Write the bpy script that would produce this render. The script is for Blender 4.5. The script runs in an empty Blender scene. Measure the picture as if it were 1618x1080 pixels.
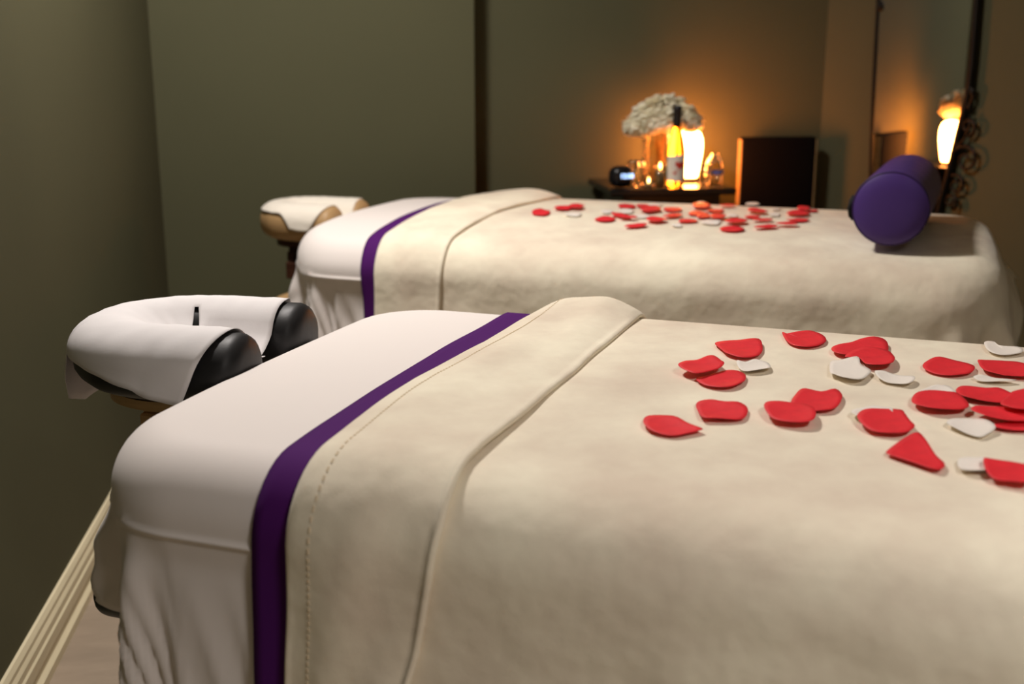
import bpy, bmesh, math, random
from mathutils import Vector, Matrix, noise
PI = math.pi
S = bpy.context.scene
C = S.collection

# ------------------------------------------------------------------ camera
CZ = 1.14; PITCH = math.radians(13.8); YAW = math.radians(7.5); FPX = 1789.0
cam = bpy.data.cameras.new('camera'); co = bpy.data.objects.new('camera', cam); C.objects.link(co)
co.location = (0, 0, CZ); co.rotation_euler = (PI/2-PITCH, 0, -YAW)
cam.sensor_width = 36.0; cam.lens = FPX/1618*36.0; cam.clip_start = .02
cam.dof.use_dof = True; cam.dof.focus_distance = 1.62; cam.dof.aperture_fstop = 3.6
S.camera = co

# ------------------------------------------------------------------ world, lights, exposure
w = bpy.data.worlds.new('world'); S.world = w; w.use_nodes = True
w.node_tree.nodes['Background'].inputs[0].default_value = (1, .9, .75, 1)
w.node_tree.nodes['Background'].inputs[1].default_value = 0.02
S.view_settings.view_transform = 'Standard'; S.view_settings.look = 'None'
S.view_settings.exposure = 0.0; S.view_settings.gamma = 1.0
S.view_settings.use_curve_mapping = False

def area(name, loc, size, power, col, rot=(0, 0, 0), spread=180):
    l = bpy.data.lights.new(name, 'AREA'); l.shape = 'DISK'; l.size = size; l.energy = power; l.color = col
    l.spread = math.radians(spread)
    o = bpy.data.objects.new(name, l); C.objects.link(o); o.location = loc; o.rotation_euler = rot
    return o
area('ceiling_light', (-.24, 2.46, 2.44), .26, 43, (1, .93, .88))
area('fill_light_behind_camera', (.9, -.5, 2.44), .50, 26, (1, .93, .88), spread=125)  # unseen fill added behind the camera to lift the near bed sides

# ------------------------------------------------------------------ helpers
def ray(x, y):
    dx = (x-809)/FPX; dy = (y-540)/FPX
    F = math.cos(PITCH)-dy*math.sin(PITCH); Z = -math.sin(PITCH)-dy*math.cos(PITCH)
    return Vector((dx*math.cos(YAW)+F*math.sin(YAW), -dx*math.sin(YAW)+F*math.cos(YAW), Z))
def at_z(x, y, z):
    r = ray(x, y); return Vector((0, 0, CZ))+r*((z-CZ)/r.z)
def at_y(x, y, Y):
    r = ray(x, y); return Vector((0, 0, CZ))+r*(Y/r.y)

def prop(o, label=None, cat=None, group=None, kind=None):
    if label: o['label'] = label
    if cat: o['category'] = cat
    if group: o['group'] = group
    if kind: o['kind'] = kind
    return o
def thing(name, loc, label, cat, rotz=0, group=None):
    o = bpy.data.objects.new(name, None); C.objects.link(o); o.location = loc; o.rotation_euler = (0, 0, rotz)
    o.empty_display_size = .05
    return prop(o, label, cat, group)
def link(name, me, mat=None, parent=None, smooth=True):
    o = bpy.data.objects.new(name, me); C.objects.link(o)
    if mat is not None: me.materials.append(mat)
    if smooth:
        for p in me.polygons: p.use_smooth = True
    if parent is not None: o.parent = parent
    return o
def bmobj(name, bm, mat=None, parent=None, smooth=True):
    me = bpy.data.meshes.new(name); bmesh.ops.recalc_face_normals(bm, faces=bm.faces[:]); bm.to_mesh(me); bm.free()
    return link(name, me, mat, parent, smooth)
def gridmesh(name, rows, mat, parent=None, closed_j=False, mask=None):
    vs = []; fs = []; n = len(rows[0])
    for r in rows: vs += [tuple(p) for p in r]
    for i in range(len(rows)-1):
        for j in range(n if closed_j else n-1):
            if mask and not mask(i, j): continue
            k = (j+1) % n
            fs.append((i*n+j, i*n+k, (i+1)*n+k, (i+1)*n+j))
    me = bpy.data.meshes.new(name); me.from_pydata(vs, [], fs); me.update()
    return link(name, me, mat, parent)
def solid(o, t, off=-1):
    m = o.modifiers.new('thickness', 'SOLIDIFY'); m.thickness = t; m.offset = off; return o
def add_box(bm, lo, hi, bevel=0, seg=2, M=None):
    r = bmesh.ops.create_cube(bm, size=1)
    vs = r['verts']
    for v in vs:
        v.co = Vector([(lo[i]+hi[i])/2+v.co[i]*(hi[i]-lo[i]) for i in range(3)])
    if bevel:
        es = list({e for v in vs for e in v.link_edges})
        rr = bmesh.ops.bevel(bm, geom=es, offset=bevel, segments=seg, affect='EDGES', profile=.5)
        vs = list({v for f in rr['faces'] for v in f.verts} | {v for v in vs if v.is_valid})
    if M is not None:
        for v in vs: v.co = M @ v.co
    return vs
def box(name, lo, hi, mat, parent=None, bevel=0, seg=2, M=None, smooth=False):
    bm = bmesh.new(); add_box(bm, lo, hi, bevel, seg, M); return bmobj(name, bm, mat, parent, smooth)
def lathe(name, prof, mat, parent=None, seg=48, loc=(0, 0, 0)):
    rows = []
    for r, z in prof:
        rows.append([(loc[0]+max(r, 1e-5)*math.cos(2*PI*k/seg), loc[1]+max(r, 1e-5)*math.sin(2*PI*k/seg), loc[2]+z) for k in range(seg)])
    o = gridmesh(name, rows, mat, parent, closed_j=True)
    bm = bmesh.new(); bm.from_mesh(o.data); bmesh.ops.remove_doubles(bm, verts=bm.verts[:], dist=2e-5)
    bmesh.ops.recalc_face_normals(bm, faces=bm.faces[:]); bm.to_mesh(o.data); bm.free()
    for p in o.data.polygons: p.use_smooth = True
    return o
def tube(name, pts, rad, mat, parent=None, seg=10, cyclic=False):
    pts = [Vector(p) for p in pts]; n = len(pts); rows = []
    up = Vector((0.13, .21, .97)).normalized()
    for i, p in enumerate(pts):
        a = pts[i-1] if (i > 0 or cyclic) else p; b = pts[(i+1) % n] if (i < n-1 or cyclic) else p
        t = (b-a).normalized(); u = up.cross(t)
        if u.length < .05: u = Vector((1, 0, 0)).cross(t)
        u.normalize(); v = t.cross(u); r = rad(i/(n-1)) if callable(rad) else rad
        rows.append([p+u*r*math.cos(2*PI*k/seg)+v*r*math.sin(2*PI*k/seg) for k in range(seg)])
    if cyclic: rows.append(rows[0])
    o = gridmesh(name, rows, mat, parent, closed_j=True)
    if not cyclic:
        bm = bmesh.new(); bm.from_mesh(o.data)
        es = [e for e in bm.edges if e.is_boundary]; bmesh.ops.holes_fill(bm, edges=es, sides=0)
        bmesh.ops.recalc_face_normals(bm, faces=bm.faces[:]); bm.to_mesh(o.data); bm.free()
        for p in o.data.polygons: p.use_smooth = True
    return o
def smst(a, b, x):
    t = min(max((x-a)/(b-a), 0), 1); return t*t*(3-2*t)
def lerp_tab(tab, x):
    if x <= tab[0][0]: return tab[0][1]
    for (x0, y0), (x1, y1) in zip(tab, tab[1:]):
        if x <= x1: return y0+(y1-y0)*(x-x0)/(x1-x0)
    return tab[-1][1]

# ------------------------------------------------------------------ materials
def srgb(r, g, b):
    f = lambda c: (c/255/12.92) if c/255 <= .04045 else ((c/255+.055)/1.055)**2.4
    return (f(r), f(g), f(b), 1)
def mat(name, col, rough=.6, metal=0, spec=.5, sheen=0, bump=None, vary=None, trans=0, emit=None, coat=0, ior=1.45, sub=0):
    m = bpy.data.materials.new(name); m.use_nodes = True; nt = m.node_tree; b = nt.nodes['Principled BSDF']
    b.inputs['Base Color'].default_value = col; b.inputs['Roughness'].default_value = rough
    b.inputs['Metallic'].default_value = metal; b.inputs['Specular IOR Level'].default_value = spec
    b.inputs['Sheen Weight'].default_value = sheen; b.inputs['Transmission Weight'].default_value = trans
    b.inputs['IOR'].default_value = ior; b.inputs['Coat Weight'].default_value = coat
    if sub:
        b.inputs['Subsurface Weight'].default_value = sub; b.inputs['Subsurface Radius'].default_value = (.02, .012, .008); b.inputs['Subsurface Scale'].default_value = .5
    tc = nt.nodes.new('ShaderNodeTexCoord')
    if emit:
        b.inputs['Emission Color'].default_value = emit[0]; b.inputs['Emission Strength'].default_value = emit[1]
    if vary:            # (scale, amount, detail, stretch)
        sc, amt, det, st = vary
        mp = nt.nodes.new('ShaderNodeMapping'); mp.inputs['Scale'].default_value = st
        n = nt.nodes.new('ShaderNodeTexNoise'); n.inputs['Scale'].default_value = sc; n.inputs['Detail'].default_value = det
        n.inputs['Roughness'].default_value = .6
        r = nt.nodes.new('ShaderNodeValToRGB')
        r.color_ramp.elements[0].position = .32; r.color_ramp.elements[1].position = .68
        r.color_ramp.elements[0].color = tuple(c*(1-amt) for c in col[:3])+(1,)
        r.color_ramp.elements[1].color = tuple(min(c*(1+amt*.6), 1) for c in col[:3])+(1,)
        nt.links.new(tc.outputs['Object'], mp.inputs[0]); nt.links.new(mp.outputs[0], n.inputs['Vector'])
        nt.links.new(n.outputs['Fac'], r.inputs[0]); nt.links.new(r.outputs[0], b.inputs['Base Color'])
    last = None
    for (sc, strength, dist, det) in (bump or []):
        n = nt.nodes.new('ShaderNodeTexNoise'); n.inputs['Scale'].default_value = sc; n.inputs['Detail'].default_value = det
        nt.links.new(tc.outputs['Object'], n.inputs['Vector'])
        bp = nt.nodes.new('ShaderNodeBump'); bp.inputs['Strength'].default_value = strength; bp.inputs['Distance'].default_value = dist
        nt.links.new(n.outputs['Fac'], bp.inputs['Height'])
        if last: nt.links.new(last.outputs[0], bp.inputs['Normal'])
        last = bp
    if last: nt.links.new(last.outputs[0], b.inputs['Normal'])
    return m
M_wall = mat('wall_paint', (.096, .094, .050, 1), .75, spec=.25, bump=[(60, .12, .002, 3)], vary=(1.5, .05, 2, (1, 1, 1)))
M_ceil = mat('ceiling_paint', (.55, .52, .45, 1), .9)
M_floor = mat('floor_tile', srgb(158, 142, 124), .45, vary=(6, .14, 8, (1, 3.5, 1)), bump=[(9, .15, .004, 4)])
M_base = mat('baseboard_paint', srgb(226, 214, 180), .4, vary=(5, .06, 3, (1, 1, 12)))
M_sheet = mat('white_cotton', srgb(238, 230, 225), .85, sheen=.1, bump=[(900, .08, .0006, 2), (14, .10, .004, 3)])
M_purple = mat('purple_cotton', srgb(78, 22, 100), .85, spec=.2, bump=[(700, .12, .0008, 2)])
M_fleece = mat('cream_fleece', srgb(252, 235, 212), .95, sheen=.15, vary=(6, .19, 8, (1, 1, 1)), bump=[(420, .18, .0015, 3), (22, .2, .004, 4), (8, .7, .014, 3)])
M_stitch = mat('seam_thread', srgb(226, 208, 178), .9)
M_vinylk = mat('black_vinyl', (.010, .010, .011, 1), .5, bump=[(16, .3, .006, 2), (300, .1, .0006, 2)])
M_vinylb = mat('beige_vinyl', srgb(176, 142, 98), .5, bump=[(200, .1, .0006, 2)])
M_nonwoven = mat('nonwoven_paper', srgb(232, 228, 228), .9, bump=[(240, .12, .0007, 4), (26, .14, .004, 3)])
M_terry = mat('white_terry', srgb(240, 232, 218), .95, sheen=.3, bump=[(300, .3, .002, 3), (30, .3, .006, 3)])
M_wood = mat('maple_wood', srgb(196, 160, 110), .45, vary=(8, .2, 6, (1, 1, 9)))
M_dwood = mat('dark_wood', srgb(64, 36, 24), .4, vary=(8, .3, 6, (1, 1, 9)))
M_black = mat('black_lacquer', (.006, .006, .006, 1), .22, spec=.5)
M_blackmatt = mat('black_leatherette', (.004, .003, .003, 1), .8, spec=.08, bump=[(250, .1, .0006, 2)])
M_espresso = mat('dark_stained_wood', (.030, .016, .010, 1), .42, vary=(6, .3, 6, (1, 1, 8)))
M_iron = mat('black_iron', (.018, .015, .012, 1), .42, metal=.6, bump=[(80, .2, .002, 2)])
M_mirror = mat('mirror_silver', (.85, .86, .84, 1), .015, metal=1)
M_bolster = mat('purple_vinyl', srgb(80, 54, 128), .42, spec=.45, bump=[(7, .25, .01, 2), (300, .08, .0006, 2)])
M_bolsterd = mat('purple_vinyl_seam', srgb(52, 28, 80), .5)
M_red = mat('red_petal_cloth', srgb(236, 42, 54), .62, vary=(60, .08, 3, (1, 1, 1)), bump=[(90, .2, .0015, 3)])
M_white = mat('white_petal_cloth', srgb(246, 238, 228), .7, bump=[(90, .2, .0015, 3)])
M_glass = bpy.data.materials.new('clear_glass'); M_glass.use_nodes = True
_n = M_glass.node_tree; _n.nodes.clear(); _o = _n.nodes.new('ShaderNodeOutputMaterial'); _m = _n.nodes.new('ShaderNodeMixShader')
_t = _n.nodes.new('ShaderNodeBsdfTransparent'); _t.inputs[0].default_value = (.95, .93, .88, 1)
_g = _n.nodes.new('ShaderNodeBsdfGlossy'); _g.inputs['Roughness'].default_value = .06
_l = _n.nodes.new('ShaderNodeLayerWeight'); _l.inputs[0].default_value = .5
_n.links.new(_l.outputs['Facing'], _m.inputs[0]); _n.links.new(_t.outputs[0], _m.inputs[1]); _n.links.new(_g.outputs[0], _m.inputs[2]); _n.links.new(_m.outputs[0], _o.inputs[0])
M_water = mat('amber_bottle_glass', (.86, .62, .10, 1), .03, trans=1, ior=1.38)
M_foil = mat('black_foil', (.01, .009, .01, 1), .35)
M_label = mat('bottle_label_paper', srgb(232, 224, 212), .7)
M_heart = mat('red_label_ink', srgb(200, 50, 34), .6)
M_bloom = mat('ivory_flower', srgb(250, 242, 214), .75, sub=.15)
M_stem = mat('flower_stem', srgb(150, 108, 44), .6)  # amber lamp glow inside the vase is put into the stem colour
M_wax = mat('candle_wax', srgb(214, 205, 180), .5, sub=.2)
M_clock = mat('clock_shell', (.006, .006, .008, 1), .3)
M_digit = mat('clock_digits', (.5, .7, 1, 1), .4, emit=((.42, .62, 1, 1), 4))
M_lamp = mat('lamp_glow', (1, .8, .6, 1), .5, emit=((1, .29, .055, 1), 84))
M_flame = mat('flame_glow', (1, .8, .4, 1), .5, emit=((1, .6, .16, 1), 14))
M_blue = mat('blue_band', srgb(90, 110, 190), .5)
M_strap = mat('black_webbing', (.008, .008, .008, 1), .8)

# ------------------------------------------------------------------ room
WL = -.642; YB1 = 3.77; YB2 = 3.90; XS = .374; XC = 1.617; H = 2.5; YF = -1.6
PHI0 = math.radians(22); MOFF = .088      # yaw of the slanted wall and of the mirror standing against it
mn0 = Vector((math.cos(PHI0), math.sin(PHI0), 0)); md0 = Vector((math.sin(PHI0), -math.cos(PHI0), 0))
E1 = Vector((XC, YB2, 0)); EM = E1+mn0*(MOFF+.022)+md0*.155; E2 = EM+md0*1.7; XR = E2.x
def struct(o): o['kind'] = 'structure'; return o
struct(box('floor', (WL-.1, YF-.1, -.06), (XR+.1, YB2+.1, 0), M_floor))
struct(box('ceiling', (WL-.1, YF-.1, H), (XR+.1, YB2+.1, H+.06), M_ceil))
struct(box('wall_left', (WL-.1, YF-.1, 0), (WL, YB1, H), M_wall))
bm = bmesh.new(); add_box(bm, (WL-.1, YB1, 0), (XS, YB1+.2, H), .002, 1)
struct(bmobj('wall_back', bm, M_wall, smooth=False))
struct(box('wall_niche', (XS, YB2, 0), (XC+.12, YB2+.1, H), M_wall))
def slab(name, a, b):
    bm = bmesh.new(); d = (b-a).normalized(); nn = Vector((-d.y, d.x, 0)); q = [a, b, b+nn*.1, a+nn*.1]
    lo = [bm.verts.new(p) for p in q]; hi = [bm.verts.new(p+Vector((0, 0, H))) for p in q]
    bm.faces.new(lo); bm.faces.new(hi)
    for i in range(4): bm.faces.new((lo[i], lo[(i+1) % 4], hi[(i+1) % 4], hi[i]))
    struct(bmobj(name, bm, M_wall, smooth=False)); return nn
nA = slab('wall_corner', E1, EM); nB = slab('wall_slanted', EM, E2)
struct(box('wall_right', (XR, YF, 0), (XR+.1, E2.y, H), M_wall))
struct(box('wall_front', (WL, YF-.1, 0), (XR, YF, H), M_wall))
# moulded baseboards: a profile (out from the wall, height) swept along the wall
BP = [(0, 0), (.024, 0), (.024, .018), (.016, .026), (.016, .040), (.018, .043), (.018, .066), (.0145, .070), (.0145, .084), (.010, .092), (.010, .101), (.005, .110), (0, .112)]
def baseboard(name, a, b, nrm):
    rows = [[a+nrm*x+Vector((0, 0, z)) for x, z in BP], [b+nrm*x+Vector((0, 0, z)) for x, z in BP]]
    o = gridmesh(name, rows, M_base)
    for p in o.data.polygons: p.use_smooth = False
    return struct(o)
baseboard('baseboard_left', Vector((WL, YF, 0)), Vector((WL, YB1, 0)), Vector((1, 0, 0)))
baseboard('baseboard_back', Vector((WL, YB1, 0)), Vector((XS, YB1, 0)), Vector((0, -1, 0)))
baseboard('baseboard_niche', Vector((XS, YB2, 0)), Vector((XC, YB2, 0)), Vector((0, -1, 0)))
baseboard('baseboard_corner', E1, EM, -nA); baseboard('baseboard_slanted', EM, E2, -nB)

# ------------------------------------------------------------------ massage tables and their cloths
TH = math.radians(27.2); D = Vector((math.cos(TH), -math.sin(TH), 0)); N = Vector((math.sin(TH), math.cos(TH), 0))
ZT = .74; W = .82; R = .066
class Bed: pass
def mk(u0, n0, L, crown, seed, h, RH, RF):
    # h: the head edge along the bed axis; RH, RF: plan radius of the head and foot corners
    b = Bed(); b.O = D*u0+N*n0; b.L = L; b.h = h; b.RH = RH; b.RF = RF; b.crown = crown; b.seed = seed; return b
B1 = mk(-.80, .94, 1.66, (.012, .004), 3.0, -.075, .15, .12)
B2 = mk(-1.475, 2.465, 1.66, (.040, .006), 11.0, -.05, .17, .14)
def topz(b, v):
    if v < W*.55: return -b.crown[0]*max(0, 1-v/(W*.55))**2.7
    return -b.crown[1]*max(0, (v-W*.55)/(W*.45))**2.2
def drape(b, pu, pv, lift, fold=1.0, pad=0.0, streak=0.0, lim=None):
    Rc = b.RH if pu < b.L/2 else b.RF
    cu = min(max(pu, b.h+Rc), b.L-Rc); cv = min(max(pv, Rc), W-Rc)
    du, dv = pu-cu, pv-cv; d = (abs(du)**3+abs(dv)**3)**(1/3) if du and dv else abs(du)+abs(dv)
    z0 = topz(b, min(max(pv, 0), W)); f0 = Rc-R
    if d < 1e-6: return b.O+D*cu+N*cv+Vector((0, 0, ZT+z0+lift))
    hd = math.hypot(du, dv); eu, ev = du/hd, dv/hd; q = R*PI/2
    if lim and du and dv and pu < b.L/2:
        a_ = math.degrees(math.atan2(abs(dv), abs(du)))
        d = min(d, Rc-R+q+lim[0]+.015*smst(8, 24, a_)+.08*smst(18, 42, a_)+(lim[1]-lim[0])*smst(34, 66, a_)**1.6)
    if d < f0: return b.O+D*(cu+eu*d)+N*(cv+ev*d)+Vector((0, 0, ZT+z0+lift))
    d -= f0
    if d < q:
        a = d/R; h = f0+(R+lift)*math.sin(a); z = -R+(R+lift)*math.cos(a); ex = 0
    else:
        ex = d-q; h = f0+R+lift; z = -R-ex
    k = smst(0, .16, ex)*fold
    if ex > 0:
        h += .012*smst(0, .45, ex)
        # pad edge: the cloth runs over the pad's lower edge and then falls a little inwards
        if pad: h += pad*(.0035*math.exp(-((ex-.012)/.0035)**2)-.005*smst(.013, .05, ex))
        ang = math.atan2(abs(ev), abs(eu)) if (abs(eu) > 1e-4 and abs(ev) > 1e-4) else None
        t = pu if abs(ev) > .999 else pv
        if ang is None or abs(eu) < 1e-3 or abs(ev) < 1e-3:
            sc = noise.noise(Vector((pu*3.1+ex*1.4, pv*3.1 if abs(eu) > .5 else 0, b.seed)))
            s2 = noise.noise(Vector(((pu+ex*.55)*8, (pv-ex*.2)*8 if abs(eu) > .5 else 0, b.seed+5)))
            h += k*(.020*sc+.011*s2)
        else:
            sc = noise.noise(Vector((cu*3.1+ex*1.4, cv*3.1 if abs(eu) > .5 else 0, b.seed)))
            w2 = math.sin(2*ang)
            h += k*(.016*sc+(.056*math.cos(8*ang-PI)*math.sqrt(w2)*(1 if ang < PI/4 else .45)+.008*w2*math.sin(17*ang))*min(1, .35+ex*2.2))*(smst(0, .08, ex)/max(smst(0, .16, ex), .02))
        if streak and lift > .006: streak *= smst(.47, .60, pu)
        if streak:
            s_ = (pu-b.h)*abs(ev)+pv*abs(eu)*.8; wl = .062 if lift < .006 else .17
            ph = 2*PI*(s_-ex*.38)/wl+2.2*noise.noise(Vector((s_*6, ex*4, b.seed)))
            amp = streak*(.35+.9*abs(noise.noise(Vector((s_*4+9, ex*3, b.seed)))))
            h += smst(.03, .16, ex)*amp*(math.sin(ph)+.35*math.sin(2.3*ph+1))
        if eu > .02:      # the foot end of the blanket stands out from the table
            fl = eu*(.10+.62*smst(.25, .9, pv/W)); h += fl*ex; z += .10*fl*ex
    return b.O+D*(cu+eu*h)+N*(cv+ev*h)+Vector((0, 0, ZT+z0+z))
def frange(a, b, st):
    n = max(2, int(round((b-a)/st))+1); return [a+(b-a)*i/(n-1) for i in range(n)]
Q = R*PI/2

def cloth(name, b, ua, ub, va, vb, lift, material, parent=None, step=.012, fold=1, pad=0, th=.002, extra=None, streak=0, lim=None):
    rows = []
    vl = frange(va, vb, step)
    if pad: vl = sorted(vl+[R-Q-e for e in (.004, .0065, .009, .0105, .012, .0135, .015, .0175, .02)])
    ub0 = ub
    for v in vl:
        ub = ub0(v) if callable(ub0) else ub0
        r = []
        a = ua(v) if callable(ua) else ua
        nn_ = int(round(((ub0(.3) if callable(ub0) else ub0)-(ua(.3) if callable(ua) else ua))/step))
        for u in [a+(ub-a)*i/nn_ for i in range(nn_+1)]:
            li = lift+(extra(u, v) if extra else 0)
            r.append(drape(b, u, v, li, fold, pad, streak, lim))
        rows.append(r)
    o = gridmesh(name, rows, material, parent)
    return solid(o, th)

def cuff_mesh(b, uL, uR, va, vb, gapf, puff, step=.010):
    rows = []
    for v in frange(va, vb, step):
        l = uL(v); r = uR(v); g = gapf(v); base = .0125
        f = lambda t: base+.008+puff(t, v)
        prof = [(l+.012, base+.001), (l+.002, base+.001), (l-.001, base+.004), (l, base+.007), (l+.003, base+.009)]
        for k in range(1, 24):
            t = k/24; prof.append((l+(r-l)*t, f(t)+g*smst(.45, 1, t)))
        hE = f(1)+.0015+g*.9
        prof += [(r-.006, hE+.001), (r-.002, hE-.001), (r, hE-.004), (r-.001, hE-.0065), (r-.004, hE-.008), (r-.012, hE-.0085), (r-.06, base+.003+g*.3)]
        rows.append([drape(b, u, v, li, .8) for u, li in prof])
    return rows

def make_bed(b, tag, pur_w, uP, uB, uC, hang, gapf, puff, legs):
    # the table: padded top, frame and four legs, all under the cloth
    t = thing('massage_table', b.O+D*((b.L+b.h)/2)+N*(W/2), tag['table'], 'massage table', -TH, 'massage tables')
    LL = b.L-b.h
    ring = []
    for k in range(4):
        cxk = (LL/2-.036-.17)*(1 if k in (0, 3) else -1); cyk = (W/2-.036-.17)*(1 if k < 2 else -1)
        for j in range(9):
            a = PI/2*(k+j/8); ring.append((cxk+.17*math.cos(a), cyk+.17*math.sin(a)))
    rows = []
    for ins, z in ((.5, ZT-.125), (.02, ZT-.125), (.004, ZT-.12), (0, ZT-.115), (0, ZT-.062-b.crown[0]), (.004, ZT-.052-b.crown[0]), (.02, ZT-.045-b.crown[0]), (.5, ZT-.045-b.crown[0])):
        rows.append([(x*(1-ins*2 if ins < .4 else .001), y*(1-ins*2 if ins < .4 else .001), z) for x, y in ring])
    gridmesh('padded_top', rows, M_vinylb if tag['far'] else M_vinylk, t, closed_j=True)
    bm = bmesh.new()
    for s in (-1, 1):
        add_box(bm, (-LL/2+.06, s*(W/2-.075)-.012, ZT-.185), (LL/2-.06, s*(W/2-.075)+.012, ZT-.127))
        add_box(bm, (s*(LL/2-.072)-.012, -W/2+.08, ZT-.185), (s*(LL/2-.072)+.012, W/2-.08, ZT-.127))
    bmobj('table_frame', bm, M_wood, t, False)
    for su in (-1, 1):
        for sv in (-1, 1):
            bm = bmesh.new(); add_box(bm, (-.02, -.02, 0), (.02, .02, ZT-.186), .004, 1)
            o = bmobj('leg', bm, M_wood, t, False); o.location = (su*(LL/2-.14), sv*(W/2-.12), .0)
    # white fitted sheet
    va, vb = R-Q-hang[0], W-R+Q+hang[1]
    o = cloth('bed_sheet', b, b.h+R-Q-hang[2], .50, va, vb, .003, M_sheet, fold=1.0, pad=1, th=.0015, step=.009, streak=tag['streak'], lim=(hang[2], hang[0]))
    prop(o, tag['sheet'], 'sheet', 'white bed sheets')
    # purple sheet whose edge shows between white sheet and blanket
    o = cloth('purple_sheet', b, uP, .46, va+.004, vb, .0085, M_purple, fold=1, th=.0015)
    prop(o, tag['purple'], 'sheet', 'purple bed sheets')
    # cream blanket, cuff folded back over it
    bl = thing('fleece_blanket', b.O+D*((b.L+b.h)/2)+N*(W/2), tag['blanket'], 'blanket', 0, 'cream fleece blankets')
    inv = Matrix.Translation(-bl.location)
    o = cloth('blanket_body', b, .25, lambda v: b.L-R+Q+hang[3]-.19*smst(.25, .75, v/W), va+.01, vb, .0145, M_fleece, step=.0125, fold=1, th=.004, streak=.0055)
    o.data.transform(inv); o.parent = bl
    rows = cuff_mesh(b, uB, uC, va+.006, vb, gapf, puff)
    o = gridmesh('folded_cuff', rows, M_fleece, bl); o.data.transform(inv)
    return bl, inv

def tabf(tab): return lambda v: lerp_tab(tab, v)
def ng(b, v, s, a): return a*noise.noise(Vector((v*7, s, b.seed)))
# front bed edges, measured along the table from its head (v < 0: hanging side)
def uP1(v): return lerp_tab([(-.62, .170), (-.2, .178), (.05, .184), (.4, .182), (.84, .182), (1.2, .182)], v)+ng(B1, v, 1, .003)
def uB1(v): return lerp_tab([(-.62, .222), (-.35, .215), (-.1, .226), (.05, .230), (.3, .226), (.5, .240), (.75, .242), (1.2, .242)], v)+ng(B1, v, 2, .004)
def uC1(v): return lerp_tab([(-.62, .27), (-.30, .325), (-.12, .375), (0, .397), (.4, .405), (.75, .405), (1.2, .41)], v)+ng(B1, v, 3, .003)
def gap1(v): return .045*smst(-.10, -.32, v) if v < 0 else .004*smst(.5, .8, v)
def puff1(t, v): return .001+.009*math.sin(PI*t)+.006*noise.noise(Vector((t*3, v*5, 4.4)))+.016*smst(.66, .8, v)*max(0, math.sin(PI*t))
def smn(a, b_, x): return smst(b_, a, x)
def gap1(v):
    return .14*(1-smst(-.52, -.12, v))+.004*smst(.5, .8, v)
bl1, inv1 = make_bed(B1, dict(far=False, streak=.0050,
    table='black padded massage table nearest the camera, hidden under its cloths',
    sheet='white sheet over the head end of the nearer massage table',
    purple='purple sheet edge showing as a band on the nearer massage table',
    blanket='cream fleece blanket with folded-back cuff on the nearer massage table'),
    .04, uP1, uB1, uC1, (.56, .30, .13, .30), gap1, puff1, True)
def uP2(v): return lerp_tab([(-.62, .205), (-.1, .205), (.1, .19), (.3, .18), (.55, .165), (.84, .175)], v)+ng(B2, v, 1, .003)
def uB2(v): return lerp_tab([(-.62, .240), (-.1, .240), (.1, .242), (.3, .236), (.55, .214), (.84, .232)], v)+ng(B2, v, 2, .003)
def uC2(v): return lerp_tab([(-.62, .405), (-.1, .418), (.1, .425), (.4, .425), (.66, .452), (.84, .475)], v)+ng(B2, v, 3, .003)
def gap2(v): return .002
def puff2(t, v): return .001+.007*math.sin(PI*t)+.004*noise.noise(Vector((t*3, v*5, 9.4)))+.014*smst(.55, .8, v)*max(0, math.sin(PI*t**1.5))
bl2, inv2 = make_bed(B2, dict(far=True, streak=.0095,
    table='beige padded massage table farther from the camera, hidden under its cloths',
    sheet='white sheet over the head end of the farther massage table',
    purple='purple sheet edge showing as a band on the farther massage table',
    blanket='cream fleece blanket with folded-back cuff on the farther massage table'),
    .03, uP2, uB2, uC2, (.46, .30, .34, .27), gap2, puff2, True)
# hem stitching on the near cuff: a row of small raised stitches, one seam
bm = bmesh.new()
for v in frange(-.50, .80, .0075):
    u = uB1(v)+.030; t = (u-uB1(v))/(uC1(v)-uB1(v))
    li = .0125+.008+puff1(t, v)+gap1(v)*smst(.45, 1, t)
    p = drape(B1, u, v, li+.0002, .8); p2 = drape(B1, u, v+.004, li+.0002, .8); dd = (p2-p)
    sd = D*.0009
    nrm = dd.cross(sd).normalized()*.0006
    q = [p-sd, p2-sd, p2+sd, p+sd]
    lo = [bm.verts.new(x-nrm) for x in q]; hi = [bm.verts.new(x+nrm*1.2) for x in q]
    bm.faces.new(lo); bm.faces.new(hi)
    for i in range(4): bm.faces.new((lo[i], lo[(i+1) % 4], hi[(i+1) % 4], hi[i]))
o = bmobj('hem_stitching', bm, M_stitch, bl1, False); o.data.transform(inv1)

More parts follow.
